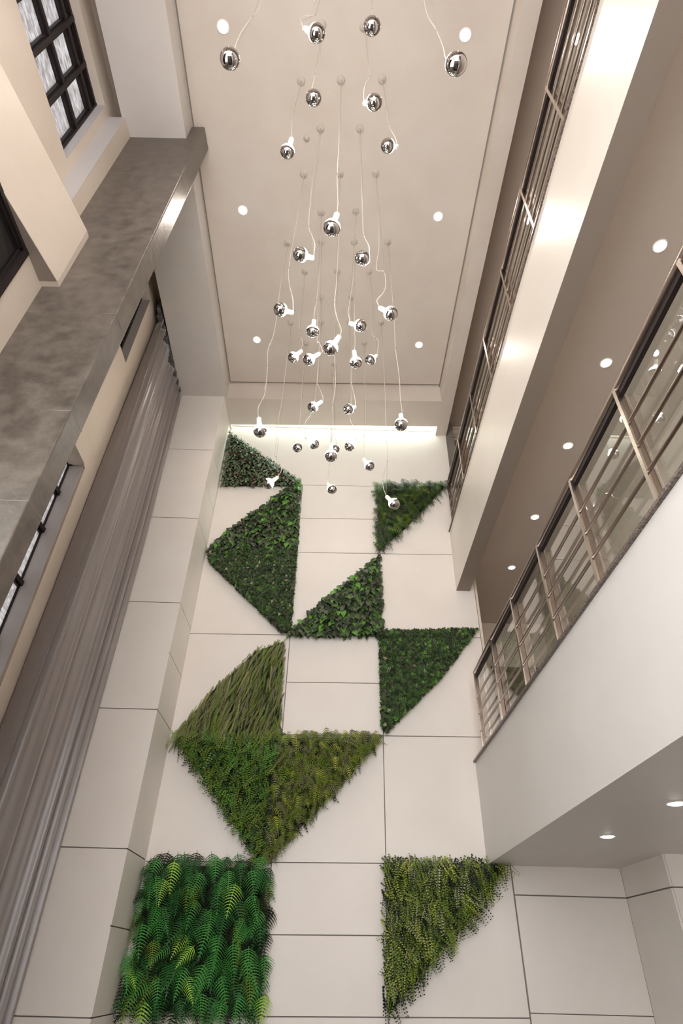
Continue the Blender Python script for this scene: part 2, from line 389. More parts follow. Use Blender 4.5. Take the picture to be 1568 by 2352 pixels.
struct('wall_gallery_end', we, M_WALL)
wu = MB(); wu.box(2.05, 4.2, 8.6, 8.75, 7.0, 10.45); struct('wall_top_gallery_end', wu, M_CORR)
# crown moulding and oak door of the top gallery
cm = MB()
for k, (a, b) in enumerate(((.10,.0),(.085,.02),(.06,.05),(.045,.075),(.02,.10))): cm.box(2.08, 4.0, 8.6-a, 8.6-max(0,a-.04)+.0, 10.44-b-.028, 10.44-b)
cm.box(2.08, 4.0, 8.56, 8.6, 10.22, 10.25); cm.box(2.08, 4.0, 8.575, 8.6, 10.14, 10.16)
struct('trim_6', cm, M_MOULD)
d1 = MB(); d1.box(2.16, 3.2, 8.55, 8.6, 7.7, 10.08)
dd = struct('door_1', d1, M_WOOD)
fr = MB(); fr.box(2.2, 2.28, 8.53, 8.55, 7.7, 10.02); fr.box(2.2, 3.15, 8.53, 8.55, 9.94, 10.02); fr.box(3.07, 3.15, 8.53, 8.55, 7.7, 10.02)
fr.build('door_moulding', M_WOOD, dd)
# panelled door of the middle gallery on the far wall
p2 = at(1252, 1463, 'X', 3.98)
d2 = MB(); d2.box(2.95, 3.75, 10.25, 10.3, 3.8, 5.9); dd2 = struct('door_2', d2, M_DOOR2)
fr = MB()
for a, b, c, e in ((2.88,2.97,3.8,5.98),(3.73,3.82,3.8,5.98),(2.88,3.82,5.9,5.98),(3.08,3.12,4.0,5.75),(3.58,3.62,4.0,5.75),(3.08,3.62,5.71,5.75)): fr.box(a, b, 10.225, 10.25, c, e)
fr.build('door_moulding', M_DOOR2, dd2)

# lower lobby under the gallery
lw = MB(); g = .0025
def lp(x0, x1, z0, z1): lw.box(x0+g, x1-g, YW-.001, YW+.02, z0+g, z1-g)
lp(2.25, 3.6, 2.285, 2.59); lp(2.25, 3.6, 1.195, 2.275); lp(2.25, 3.6, -.1, 1.19)
for z0, z1 in ((2.285,2.59),(.0,2.275)): lw.box(3.6, 3.62, 7.25, YW-g, z0+g, z1-g); lw.box(3.62, 4.05, 7.23, 7.25, z0+g, z1-g)
lw.box(4.03, 4.05, YE, 7.2, 0, 2.585)
struct('wall_right', lw, M_PANEL)
struct('wall_right_core', MB().box(3.62, 4.2, 7.25, YW+.2, 0, 2.6), M_GROOVE)
struct('wall_back_lobby_core', MB().box(2.26, 4.2, YW+.02, YW+.2, 0, 2.6), M_GROOVE)
# unseen rear wall; its tall framed opening is added for fill daylight
rw = MB(); rw.box(-3.4, -2.9, Y0-.2, Y0, 0, 10.6); rw.box(1.9, 6.0, Y0-.2, Y0, 0, 10.6); rw.box(-3.4, 1.9, Y0-.2, Y0, 7.2, 10.6)
rw.box(-2.9, 1.9, Y0-.2, Y0, 0, .4)
struct('wall_rear', rw, M_WALL)
rg = MB()
for x in (-2.9,-1.7,-.5,.7,1.9): rg.box(x-.03, x+.03, Y0-.12, Y0-.06, .4, 7.2)
for z in (.4,2.6,4.9,7.17): rg.box(-2.9, 1.9, Y0-.12, Y0-.06, z-.03, z+.03)
struct('window_6', rg, M_FRAME)

# railings
def railing(ztop, zbase, ys, place, x=1.985, nb=3):
    t = thing('balcony_railing', (x, ys[0], zbase), 'bronze steel and glass railing along the ' + place, 'railing', None)
    L = lambda mb, name, m, **k: mb.build(name, m, t, **k)
    ox, oy, oz = x, ys[0], zbase
    y0, y1 = YE+.02-oy, ys[-1]+.03-oy; H = ztop-zbase
    L(MB().tube([(0,y0,H),(0,y1,H)], .030, 16), 'top_rail', M_STEEL, smooth=True)
    L(MB().box(-.005,.03, y0, y1, H-.075, H-.028), 'rail_channel', M_FRAME)
    allys = []
    y = ys[0]
    while y > YE+.3: allys.append(y); y -= 1.0
    allys = sorted(allys[1:])+list(ys)
    for yp in allys:
        yy = yp-oy
        L(MB().box(-.028,-.012, yy-.008, yy+.028, 0, H-.01), 'post_face_plate', M_STEELL)
        L(MB().box(-.012,.034, yy+.0, yy+.014, 0, H-.03), 'post', M_STEEL)
    for k in range(nb):
        z = H-(.335,.54,.755)[k]*H if nb == 3 else 0
        L(MB().tube([(-.012,y0,z),(-.012,y1,z)], .0145, 10), 'crossbar', M_STEEL, smooth=True)
    for i in range(len(allys)-1):
        a, b = allys[i]+.03-oy, allys[i+1]-.015-oy
        L(MB().box(.040,.048, a, b, .01, H-.03), 'glass_panel', M_GLASS)
    return t
railing(4.88, 3.815, [1.80,2.79,3.78,4.78,5.82,6.86,7.92], 'middle gallery')
railing(8.63, 7.685, [1.0,2.03,3.02,4.0,5.03,6.03,7.06,8.16], 'top gallery')

# ------------------------------------------------------------------ recessed downlights
def downlight(x, y, z, label, group, power, r=.055, ang=96):
    t = thing('recessed_downlight', (x,y,z), label, 'light', group)
    MB().lathe([(r*1.0,.03),(r*1.0,-.002),(r*1.35,-.006),(r*1.4,-.001),(r*1.4,.0)], 28).build('trim_ring', M_TRIM, t, smooth=True)
    MB().lathe([(r*.98,-.003),(r*.7,-.012),(.001,-.016)], 28).build('lamp_face', M_LAMP, t, smooth=True)
    spot(t, (0,0,-.03), power, ang)
nm = {0:'of the pair at the photo top', 1:'of the middle pair', 2:'of the pair nearest the planted wall'}
for j, y in enumerate((2.07, 4.25, 6.55)):
    for x, s in ((-1.58,'left'), (1.35,'right')):
        downlight(x, y, ZC, '%s downlight %s in the high ceiling' % (s, nm[j]), 'downlights in the recessed ceiling', P_CEIL)
for x in (-1.58, 1.35):
    for y in (-.1, -2.3):
        downlight(x, y, ZC, 'round downlight in the high ceiling behind the camera, %s side, %s pair' % ('left' if x < 0 else 'right', 'first' if y > -1 else 'second'), 'downlights in the recessed ceiling', P_CEIL*(.25 if x < 0 else .5))
for k, y in enumerate((8.31, 6.92, 5.41, 4.10, 2.76, 1.4)):
    downlight(2.91, y, 6.9, ('round downlight in the middle gallery ceiling, number %s from the planted wall end' % ('one','two','three','four','five','six')[k]).replace('number one','the smallest, first').replace('number ',''), 'downlights in the middle gallery ceiling', P_GALLERY, .05)
for k, y in enumerate((6.34, 4.93)):
    downlight(2.67, y, 2.585, ('round downlight in the low ceiling at lower right, the one fully in view', 'round downlight in the low ceiling at lower right, at the photo edge')[k], 'downlights in the low ceiling', P_UNDER, .06)
downlight(2.67, 3.5, 2.585, 'round downlight in the low ceiling, outside the photo to the right', 'downlights in the low ceiling', P_UNDER, .06)
for k, y in enumerate((2.5, 5.5)):
    downlight(3.1, y, 10.44, 'round downlight in the top gallery ceiling, %s' % ('near end','far end')[k], 'downlights in the top gallery ceiling', P_GALLERY*.6, .05)
det = MB().lathe([(.001,-.03),(.03,-.028),(.04,-.012),(.042,0)], 20, (0,0,0)).build('smoke_detector', M_ROSE, smooth=True)
det.location = at(704,317,'Z',ZC); tag(det, 'small round ceiling detector left of the second row of cord roses', 'detector')

# ------------------------------------------------------------------ pendants
RO = {1:(739,57),2:(835,61),3:(691,186),4:(783,184),5:(877,182),6:(736,295),7:(826,295),8:(697,400),9:(780,399),10:(862,399),11:(737,488),12:(817,485),13:(660,558),14:(737,556),15:(813,556),16:(890,556),17:(700,624),18:(774,624),19:(848,624),20:(737,683),21:(807,683),22:(668,741),23:(738,741),24:(802,741),25:(875,741),26:(703,788),27:(836,788),28:(767,837)}
# x, y, diameter in photo px, rose, socket pixel or None (hidden behind), clear?, way points of the cord (photo px), label
PEND = [
 (528,135,46,None,(531,112),0,[(540,108),(556,70),(580,38),(600,6)],'largest globe on the left, hanging just under the top left downlight'),
 (727,76,40,None,(705,57),0,[(691,48),(692,38),(708,35),(724,34),(721,12),(726,0)],'globe tilted with its white socket to the left under a looped cord, top centre'),
 (854,60,40,None,(858,42),0,[(855,34),(855,20),(851,0)],'globe at the very top, right of centre, seen straight from below'),
 (1047,147,50,None,(1040,120),0,[(1022,132),(1017,108),(1002,70),(975,10)],'largest globe on the right, hanging just below the top right downlight'),
 (720,225,37,1,(718,208),0,[(716,204),(722,180),(723,170),(734,130)],'globe seen from below, directly under the one with the looped cord'),
 (859,235,36,2,(843,222),0,[(835,212),(838,195),(848,175),(847,150),(843,90)],'globe with short socket at its upper left, right of the topmost cord roses'),
 (660,348,33,3,(668,320),0,[(670,300),(671,275),(678,240),(688,200)],'globe hanging upright with its long white socket on top, upper left of the cluster'),
 (890,335,31,5,(908,326),0,[(908,318),(898,300),(892,285),(885,235)],'small globe with socket tipped to the right, upper right edge of the cluster'),
 (762,523,41,4,(771,494),1,[(775,478),(777,465),(775,445),(774,400),(778,330),(780,260)],'big brightly lit globe with grey socket on top, middle of the cluster'),
 (690,585,34,6,(711,583),0,[(721,580),(723,562),(716,540),(709,520),(712,470),(722,380)],'globe lying sideways with socket to the right, left of centre'),
 (832,593,34,7,(843,588),0,[(848,580),(847,565),(835,540),(833,510),(829,400)],'globe seen from below whose socket is hidden, right of centre'),
 (644,711,31,8,(664,711),0,[(673,703),(672,685),(664,650),(663,615),(672,560),(686,480)],'globe lying sideways with socket to the right, far left of the cluster'),
 (897,720,33,10,(878,706),0,[(867,697),(866,688),(884,664),(882,625),(864,617),(870,560),(866,470)],'globe, socket pointing up left under a kinked cord, far right of the cluster'),
 (718,761,29,11,(720,739),0,[(721,728),(722,708),(727,690),(734,600)],'glowing upright globe with white socket on top, lower left of centre'),
 (827,748,27,12,(809,740),0,[(803,735),(799,718),(802,700),(812,620)],'globe tipped with its white socket to the left, lower right of centre'),
 (759,800,37,9,(775,777),0,[(782,768),(783,755),(773,728),(768,695),(773,640),(779,500)],'largest globe in the lower middle, grey socket pointing up right'),
 (673,821,23,17,(688,808),0,[(692,800),(695,785),(688,760),(690,700)],'smallest globe at left of the row of four, socket to the upper right'),
 (709,826,26,14,(728,814),0,[(736,812),(740,805),(732,785),(728,775),(732,650)],'second globe of the row of four, long socket to the right'),
 (817,833,27,15,(814,811),0,[(814,802),(816,780),(814,760),(813,640)],'third globe of the row of four, upright with socket on top'),
 (850,827,23,19,(862,816),0,[(867,808),(869,785),(862,775),(853,762),(850,690)],'fourth small globe of the row, socket to the upper right'),
 (718,935,21,20,(734,924),0,[(741,918),(741,910),(731,885),(728,870),(734,780)],'small globe before the ceiling edge, socket to the right, left of the pair'),
 (800,940,21,21,(812,933),0,[(816,928),(815,915),(808,885),(806,870),(807,780)],'small globe before the ceiling edge, socket to the right, right of the pair'),
 (597,990,31,13,(594,966),1,[(593,955),(593,935),(606,910),(611,880),(614,840),(616,800),(630,760),(645,650)],'clear topped globe hanging lowest left beside the planted triangle tip'),
 (921,975,30,16,(922,955),1,[(923,945),(919,912),(916,860),(908,800),(905,740),(898,650)],'upright clear topped globe far right, in front of the light slot'),
 (683,1028,21,26,(679,1018),0,[(673,1019),(674,1005),(686,985),(690,950),(694,880)],'small brown toned globe, leftmost in front of the bright wall top'),
 (721,1020,25,23,(707,1007),1,[(701,1000),(701,970),(716,947),(725,905),(731,840)],'clear topped globe with socket to the upper left, left of the middle one'),
 (760,1047,29,18,(760,1026),1,[(760,1018),(764,990),(764,930),(770,880),(768,780)],'warm glowing upright globe, centre front of the bright wall top'),
 (803,1025,25,24,(812,1009),1,[(815,1002),(814,985),(804,960),(806,900)],'clear topped globe with socket to the upper right, right of the middle one'),
 (848,1070,22,27,(838,1057),1,[(835,1050),(828,1030),(836,1002),(839,985),(838,900)],'clear topped globe hanging right of centre below the light slot, socket up left'),
 (616,1111,25,22,(633,1099),0,[(639,1093),(646,1080),(644,1065),(634,1050),(632,1035),(640,960),(650,900)],'globe hanging in front of the upper left planted triangle'),
 (762,1124,23,28,(754,1114),0,[(751,1108),(752,1090),(756,1070),(760,1000)],'globe hanging alone between the two upper planted areas'),
 (905,1157,26,25,(892,1144),0,[(886,1137),(880,1120),(879,1095),(889,1060),(887,1000),(883,880)],'lowest globe, in front of the upper right fern triangle'),
 (770,1031,21,None,(772,1022),0,[(771,1008),(768,960),(767,900)],'small brown globe half hidden behind the warm glowing middle one'),
]
RG = .075
camfwd = Vector(R[2]); camr = Vector(R[0]); camd = Vector(R[1])
RIM = .012
def smooth_path(P, n=6):
    """Catmull-Rom through P"""
    P = [Vector(p) for p in P]; Q = [P[0]]+P+[P[-1]]; out = []
    for i in range(1, len(Q)-2):
        for k in range(n):
            t = k/n; a, b, c, d = Q[i-1], Q[i], Q[i+1], Q[i+2]
            out.append(.5*((2*b)+(c-a)*t+(2*a-5*b+4*c-d)*t*t+(3*b-a-3*c+d)*t**3))
    out.append(P[-1]); return out
# shared meshes
def cap_profile(lat0, lat1, n, r=RG): return [(r*math.cos(lat0+(lat1-lat0)*i/n), r*math.sin(lat0+(lat1-lat0)*i/n)) for i in range(n+1)]
eq = math.radians(8)
mirror_prof = cap_profile(-math.pi/2+1e-3, eq, 16, RG*1.002)
glass_prof = cap_profile(eq, math.radians(66), 12)+[(.028,.076),(.0235,.086),(.0225,.094)]
socket_prof = [(.001,.088),(.026,.088),(.0265,.092),(.0265,.155),(.024,.162),(.010,.166),(.004,.175)]
_cache = {}
def shared(name, prof, m):
    o = MB().lathe(prof, 36).build(name, m, smooth=True); me = o.data; bpy.data.objects.remove(o)
    return me
ME_MIR = shared('mirror_cap', mirror_prof, M_MIRROR); ME_G = shared('bulb_glass', glass_prof, M_BULB); ME_GC = shared('bulb_glass', glass_prof, M_BULBC)
ME_S = shared('socket', socket_prof, M_SOCK)
ME_F = shared('filament', [(.001,.012),(.012,.02),(.015,.035),(.010,.05),(.001,.056)], M_FIL)
ME_R = shared('ceiling_rose', [(.001,-.022),(.02,-.021),(.045,-.016),(.052,-.008),(.054,0)], M_ROSE)
def pend(x, y, d, rose, sock, clear, way, lab):
    if rose: P = at(*RO[rose], 'Z', ZC); B = at(x, y, 'Y', P[1])
    elif 'half hidden' in lab: P = at(767,837,'Z',ZC); P[1] += .25; B = at(x, y, 'Y', P[1])
    else: B = CAM+ray(x, y)*F*.15/d; P = np.array([B[0], B[1], ZC]); 
    if not rose and 'half' not in lab:   # the four nearest: the cord leaves the picture at its last way point
        pass
    B = Vector(B); P = Vector((P[0], P[1], ZC))
    dep = (B-Vector(CAM)).dot(camfwd)
    ox, oy = (sock[0]-x)*dep/F, (sock[1]-y)*dep/F
    Ls = .122; q = math.hypot(ox, oy)/Ls; q = min(q, .985)
    dr = (camr*ox+camd*oy); dr = dr.normalized()*q+camfwd*math.sqrt(1-q*q)
    t = thing('globe_pendant', P, 'mirrored '+lab, 'pendant lamp', 'mirror-tipped globe pendants in the ceiling cluster')
    def inst(me, name, loc, rot=None):
        o = bpy.data.objects.new(name, me); col.objects.link(o); o.parent = t; o.location = Vector(loc)-P
        if rot: o.rotation_mode = 'QUATERNION'; o.rotation_quaternion = rot
        return o
    rot = Vector((0,0,1)).rotation_difference(dr)
    g = inst(ME_GC if clear else ME_G, 'bulb_glass', B, rot); inst(ME_MIR, 'mirror_cap', B, rot); inst(ME_S, 'socket', B, rot)
    if clear: inst(ME_F, 'filament', B, rot)
    inst(ME_R, 'ceiling_rose', P)
    top = B+dr*.172
    pts = [top]
    yq = B[1]
    for i, (wx, wy) in enumerate(way):
        if rose or 'half' in lab: wp = Vector(at(wx, wy, 'Y', P[1]))
        else: wp = Vector(at(wx, wy, 'Y', yq+min(.05, .02*i)))
        # first way points blend from the socket depth
        if i == 0: wp = Vector(at(wx, wy, 'Y', (top[1]+P[1])/2))
        if wp[2] > ZC-.05: break
        if wp[2] < pts[-1][2]-.3: continue
        pts.append(wp)
    pts.append(P+Vector((0,0,-.02)))
    sp = smooth_path([p-P for p in pts], 7)
    MB().tube(sp, .0042, 6).build('power_cord', M_CORD, t, smooth=True)
    # thin straight suspension wire, knotted to the cord
    k = pts[min(len(pts)-2, max(1, len(pts)//2))]-P
    MB().tube([Vector((.012,0,-.02)), (k+Vector((.004,0,0))), (pts[1]-P)], .0016, 5).build('suspension_wire', M_WIRE, t)
    kn = MB()
    kn.tube([k-Vector((0,0,.012)), k+Vector((0,0,.012))], .006, 6); kn.build('cord_grip', M_WIRE, t)
for p in PEND: pend(*p)

# ------------------------------------------------------------------ planted wall panels
class Leaves:
    def __init__(s): s.V = []; s.Fc = []; s.mi = []; s.n = 0; s.UV = []
    def add(s, T, faces, pos, rot, scale, mi, uv=None):
        """T (k,3) template, pos (3), rot 3x3"""
        v = (T*scale)@rot.T+pos; s.V.append(v)
        for f in faces: s.Fc.append(tuple(s.n+i for i in f)); s.mi.append(mi)
        if uv is not None: s.UV.append(uv)
        s.n += len(T)
    def build(s, name, mats, parent, origin):
        me = bpy.data.meshes.new(name); V = np.concatenate(s.V)-np.array(origin)
        me.from_pydata(V.tolist(), [], s.Fc)
        for m in mats: me.materials.append(m)
        me.polygons.foreach_set('material_index', s.mi)
        if s.UV:
            uvv = np.concatenate(s.UV); ul = me.uv_layers.new(name='UVMap'); li = np.empty(len(me.loops), int); me.loops.foreach_get('vertex_index', li)
            ul.data.foreach_set('uv', uvv[li].astype(float).ravel())
        o = bpy.data.objects.new(name, me); col.objects.link(o); o.parent = parent; return o
def basis(dirv, nrm):
    """columns: along the leaf (x), across (y), normal (z)"""
    d = dirv/np.linalg.norm(dirv); n = nrm-d*np.dot(nrm, d); n = n/(np.linalg.norm(n)+1e-9); b = np.cross(n, d)
    return np.array([d, b, n]).T
def in_poly(p, poly):
    c = False; n = len(poly)
    for i in range(n):
        a, b = poly[i], poly[i-1]
        if (a[1] > p[1]) != (b[1] > p[1]) and p[0] < (b[0]-a[0])*(p[1]-a[1])/(b[1]-a[1])+a[0]: c = not c
    return c
def scatter(poly, n, jit=.9):
    """roughly even points in polygon (x, z), top to bottom order random"""
    xs = [p[0] for p in poly]; zs = [p[1] for p in poly]
    A = 0
    for i in range(len(poly)): A += poly[i-1][0]*poly[i][1]-poly[i][0]*poly[i-1][1]
    st = math.sqrt(abs(A)/2/n); out = []
    z = min(zs)+st/2; row = 0
    while z < max(zs):
        x = min(xs)+(st/2 if row % 2 else 0)
        while x < max(xs):
            q = (x+random.uniform(-.5,.5)*st*jit, z+random.uniform(-.5,.5)*st*jit)
            if in_poly(q, poly): out.append(q)
            x += st
        z += st; row += 1
    return out
# leaf templates (x along, y across, z up from the leaf)
heart = np.array([(0,0,0),(.05,.17,.05),(.22,.30,.09),(.45,.31,.09),(.7,.20,.05),(1,0,-.12),(.7,-.20,.05),(.45,-.31,.09),(.22,-.30,.09),(.05,-.17,.05),(.25,0,.02),(.6,0,.0)], float)
heart_f = [(0,10,2,1),(10,11,3,2),(11,4,3),(11,5,4),(0,9,8,10),(10,8,7,11),(11,7,6),(11,6,5)]
oval = np.array([(0,0,0),(.3,.2,.05),(.7,.19,.04),(1,0,-.06),(.7,-.19,.04),(.3,-.2,.05),(.5,0,0)], float)
oval_f = [(0,6,1),(6,2,1),(6,3,2),(0,5,6),(6,5,4),(6,4,3)]
oval_uv = np.array([(0,.5),(.3,.95),(.7,.95),(1,.5),(.7,.05),(.3,.05),(.5,.5)], float)
def frond(npair, width, pw, droop=.25, taper=1.0, base=.12, sweep=.35, lobes=0):
    """fern frond of length 1: rachis strip plus pinnae both sides"""
    V = []; Fs = []
    def rz(t): return -droop*t*t
    def strip(t0, t1):
        b = len(V); w_ = .010
        V.extend([(t0,-w_,rz(t0)),(t0,w_,rz(t0)),(t1,w_*.6,rz(t1)),(t1,-w_*.6,rz(t1))]); Fs.append((b,b+1,b+2,b+3))
    for i in range(5): strip(i/5, (i+1)/5)
    for i in range(npair):
        t = base*.6+(1-base*.6)*(i+.5)/npair
        env = math.sin(math.pi*min(1, (t+.12)/1.12)**.8)**.75 if taper else 1.
        L = width*max(.12, env)*(1.0 if t > base else .7)
        for sgn in (1,-1):
            b = len(V); dx, dy = sweep, sgn; nn = math.hypot(dx, dy); dx /= nn; dy /= nn
            px, py = -dy*sgn, dx*sgn; h = pw*(.75+.25*env); zt = rz(t); dz = -.22*L
            if not lobes:
                for q in ((0,0,0),(.35,h*.5,.3),(1,0,1),(.35,-h*.5,.3)):
                    V.append((t+dx*L*q[0]+px*q[1], dy*L*q[0]+py*q[1], zt+dz*q[2]))
                Fs.append((b,b+1,b+2,b+3))
            else:
                # toothed pinna
                for k in range(lobes):
                    u0, u1 = k/lobes, (k+.95)/lobes; hh = h*(1-u0*.8)
                    bb = len(V)
                    for q in ((u0,0),(u0+.35/lobes,hh*.5),(min(1,u1+.35/lobes),hh*.32),(u1,0)):
                        V.append((t+dx*L*q[0]+px*q[1], dy*L*q[0]+py*q[1], zt+dz*q[0]))
                    for q in ((u0,0),(u1,0),(min(1,u1+.35/lobes),-hh*.32),(u0+.35/lobes,-hh*.5)):
                        V.append((t+dx*L*q[0]+px*q[1], dy*L*q[0]+py*q[1], zt+dz*q[0]))
                    Fs.append((bb,bb+1,bb+2,bb+3)); Fs.append((bb+4,bb+5,bb+6,bb+7))
    return np.array(V, float), Fs
def bfrond(npair, width, pw, droop):
    """broad triangular fern frond, length 1: curved toothed pinnae, longest near the base"""
    V = []; Fs = []
    for i in range(6):
        t0, t1 = i/6, (i+1)/6; b = len(V); V.extend([(t0,-.008,-droop*t0*t0),(t0,.008,-droop*t0*t0),(t1,.006,-droop*t1*t1),(t1,-.006,-droop*t1*t1)]); Fs.append((b,b+1,b+2,b+3))
    for i in range(npair):
        t = .10+.86*(i+.3)/npair; L = width*max(.08, (1-t)**.85*(1 if i else .8))*1.05; z0 = -droop*t*t
        for sg in (1,-1):
            n = 7; up = []; dn = []
            for k in range(n+1):
                u = k/n; cx = t+L*(.25*u+.22*u*u); cy = sg*L*u*(1-.08*u); cz = z0-.30*L*u*u
                h = pw*.5*(1-u)**.6*(1.0 if k % 2 == 0 else .45)*(1-.4*t)
                up.append((cx+h, cy, cz+.1*h)); dn.append((cx-h, cy, cz+.1*h))
            b = len(V); V.extend(up); V.extend(dn)
            for k in range(n): Fs.append((b+k, b+k+1, b+n+2+k, b+n+1+k))
    return np.array(V, float), Fs
def leaflet_stem(n, r, w=.16):
    """stem with round leaflets in pairs (maidenhair / button fern)"""
    V = []; Fs = []
    V += [(0,-.006,0),(0,.006,0),(1,.004,-.3),(1,-.004,-.3)]; Fs.append((0,1,2,3))
    for i in range(n):
        t = (i+.7)/n; rr = r*(1.1-.55*t)
        for s in (1,-1):
            b = len(V); c = np.array((t+.01, s*(w*(1-.6*t)), -.3*t*t+.02*s))
            for k in range(5):
                a = 2*math.pi*k/5+.3; V.append((c[0]+rr*math.cos(a), c[1]+rr*math.sin(a)*1.0, c[2]+rr*.25*math.sin(a*2)))
            Fs.append(tuple(range(b, b+5)))
    return np.array(V, float), Fs
def wallpt(px, py, y): p = at(px, py, 'Y', y); return (p[0], p[2])
YB = YW-.045
def plant_panel(name, pxpoly, label, cat, maker, mats, inset=.0, group='planted panels on the tall wall'):
    poly = [wallpt(x, y, YB) for x, y in pxpoly]
    cx = sum(p[0] for p in poly)/len(poly); cz = sum(p[1] for p in poly)/len(poly)
    t = thing(name, (cx, YW, cz), label, cat, group)
    # backing board, a little inside the outline
    sh = [(cx+(p[0]-cx)*.94, cz+(p[1]-cz)*.94) for p in poly]
    MB().poly_prism([(p[0]-cx, -.035, p[1]-cz) for p in sh], (0,.033,0)).build('backing_board', M_BOARD, t)
    L = Leaves(); maker(L, poly)
    L.build('foliage', mats, t, (cx, YW, cz))
def rnd(a, b): return random.uniform(a, b)
def pick(ws):
    r = random.random()*sum(ws); s = 0
    for i, x in enumerate(ws):
        s += x
        if r < s: return i
    return len(ws)-1
def mk_simple(T, faces, n, s0, s1, out, spread, down, ws, uv=None, tiers=((.02,1.),(.05,1.)), tilt=.5):
    """single leaves; out = how much they stand off the wall, down = how much they hang"""
    def f(L, poly):
        for dep, frac in tiers:
            for x, z in scatter(poly, int(n*frac)):
                a = rnd(-spread, spread); d = np.array([math.sin(a), -out*rnd(.3,1.2), -math.cos(a)*down]); nr = np.array([rnd(-tilt,tilt), -1, rnd(-.1,tilt)+.3])
                s = rnd(s0, s1)
                L.add(T, faces, np.array([x-d[0]*s*.4, YW-dep-rnd(0,.03), z-d[2]*s*.4]), basis(d, nr), s, pick(ws), uv)
    return f
def mk_sprig(n, s0, s1, ws, k=6):
    """boxwood: rosettes of tiny leaves"""
    def f(L, poly):
        for dep in (.035, .06):
            for x, z in scatter(poly, n):
                m = pick(ws); c = np.array([x, YW-dep-rnd(0,.025), z]); a0 = rnd(0,6.28)
                for i in range(k):
                    a = a0+i*6.283/k+rnd(-.2,.2); d = np.array([math.cos(a), -rnd(.2,1.0), math.sin(a)]); nr = np.array([-math.cos(a)*.4, -1, -math.sin(a)*.4+.3])
                    L.add(box_T, box_f, c, basis(d, nr), rnd(s0, s1), m)
    return f
box_T = np.array([(0,0,0),(.5,.28,.04),(1,0,0),(.5,-.28,.04)], float); box_f = [(0,2,1),(0,3,2)]

def mk_frond(tmpls, n, s0, s1, out, spread, ws, tiers, bias=0., root=.45):
    def f(L, poly):
        for ti, tt in enumerate(tiers):
            dep, frac = tt[:2]; W = tt[2] if len(tt) > 2 else ws
            pts = scatter(poly, int(n*frac))
            for x, z in pts:
                T, fc = random.choice(tmpls); a = bias+random.gauss(0, spread)
                d = np.array([math.sin(a), -out*rnd(.4,1.3), -math.cos(a)]); d /= np.linalg.norm(d); nr = np.array([rnd(-.45,.45), -1, .55+rnd(-.3,.3)])
                s = rnd(s0, s1); c = np.array([x-d[0]*s*root, YW-dep-rnd(0,.02), z-d[2]*s*root])
                L.add(T, fc, c, basis(d, nr), s, pick(W))
    return f
# greens
g_dark = leaf_mat('leaf_dark', (.024,.040,.016)); g_mid = leaf_mat('leaf_mid', (.055,.115,.026)); g_bright = leaf_mat('leaf_bright', (.11,.27,.04))
g_grey = leaf_mat('leaf_grey', (.085,.10,.060)); g_olive = leaf_mat('leaf_olive', (.17,.19,.045)); g_lime = leaf_mat('leaf_lime', (.36,.42,.05))
g_deep = leaf_mat('leaf_deep', (.008,.018,.005), .7)
g_fern = leaf_mat('fern_green', (.055,.26,.045)); g_fernd = leaf_mat('fern_deep', (.022,.12,.025)); g_fernl = leaf_mat('fern_light', (.28,.52,.06)); g_moss = leaf_mat('moss_green', (.14,.22,.022))
g_tan = leaf_mat('frond_tan', (.30,.31,.12)); g_red = leaf_mat('leaf_maroon', (.11,.036,.03)); g_stripe = striped_leaf('leaf_striped', (.04,.065,.03), (.26,.34,.20)); g_mgrey = leaf_mat('frond_grey', (.18,.18,.09)); g_pale = leaf_mat('frond_pale', (.34,.34,.2))
F_big = [bfrond(11, .42, .075, .30), bfrond(11, .46, .078, .42), bfrond(12, .38, .070, .2)]
F_mid = [frond(12, .24, .085, .3, sweep=.5), frond(12, .27, .085, .45, sweep=.4), frond(11, .2, .09, .2, sweep=.5)]
F_sm = [bfrond(8, .34, .11, .3), bfrond(7, .38, .12, .45)]
def sword(n, width, droop):
    V = []; Fs = []
    for i in range(n):
        t = (i+.5)/n; L = width*(1-.92*t)**.6*min(1, .35+4*t)
        for sg in (1,-1):
            b = len(V); z = -droop*t*t
            V.extend([(t-.018,0,z+.006),(t+.006,sg*L*.6,z),(t+.022,sg*L,z-.01),(t+.022,0,z+.006)]); Fs.append((b,b+1,b+2,b+3))
    return np.array(V, float), Fs
F_sword = [sword(24, .065, .30), sword(22, .075, .15), sword(26, .058, .4)]
F_btn = [leaflet_stem(8, .070, .13), leaflet_stem(9, .062, .15), leaflet_stem(7, .078, .13)]
F_maid = [leaflet_stem(9, .055, .10), leaflet_stem(10, .05, .15), leaflet_stem(9, .058, .19)]

PW = 'green wall panel of '
plant_panel('green_wall_panel', [(527,992),(508,1116),(690,1116),(690,1104)], 'triangular '+PW+'striped dark leaves with maroon edges, topmost at left', 'green wall',
    mk_simple(oval, oval_f, 520, .085, .125, .4, 1.0, 1., (5,.9,.8), oval_uv, tiers=((.02,1.),(.055,.9))), [g_stripe, g_red, g_dark])
plant_panel('green_wall_panel', [(690,1106),(682,1262),(476,1262),(520,1222),(600,1165),(664,1118)], 'triangular '+PW+'broad glossy leaves below the striped one, bright green at its middle', 'green wall',
    mk_simple(heart, heart_f, 430, .085, .14, .45, .8, 1., (4,3,1.8,3.5), tiers=((.02,1.),(.06,1.))), [g_dark, g_mid, g_bright, g_grey])
plant_panel('green_wall_panel', [(474,1262),(682,1262),(668,1450),(648,1456),(560,1370),(480,1292)], 'triangular '+PW+'tiny dense boxwood leaves, pointing down on the left', 'green wall',
    mk_sprig(1500, .026, .044, (5,4,.4,3,.25)), [g_dark, g_mid, g_bright, g_grey, g_pale])
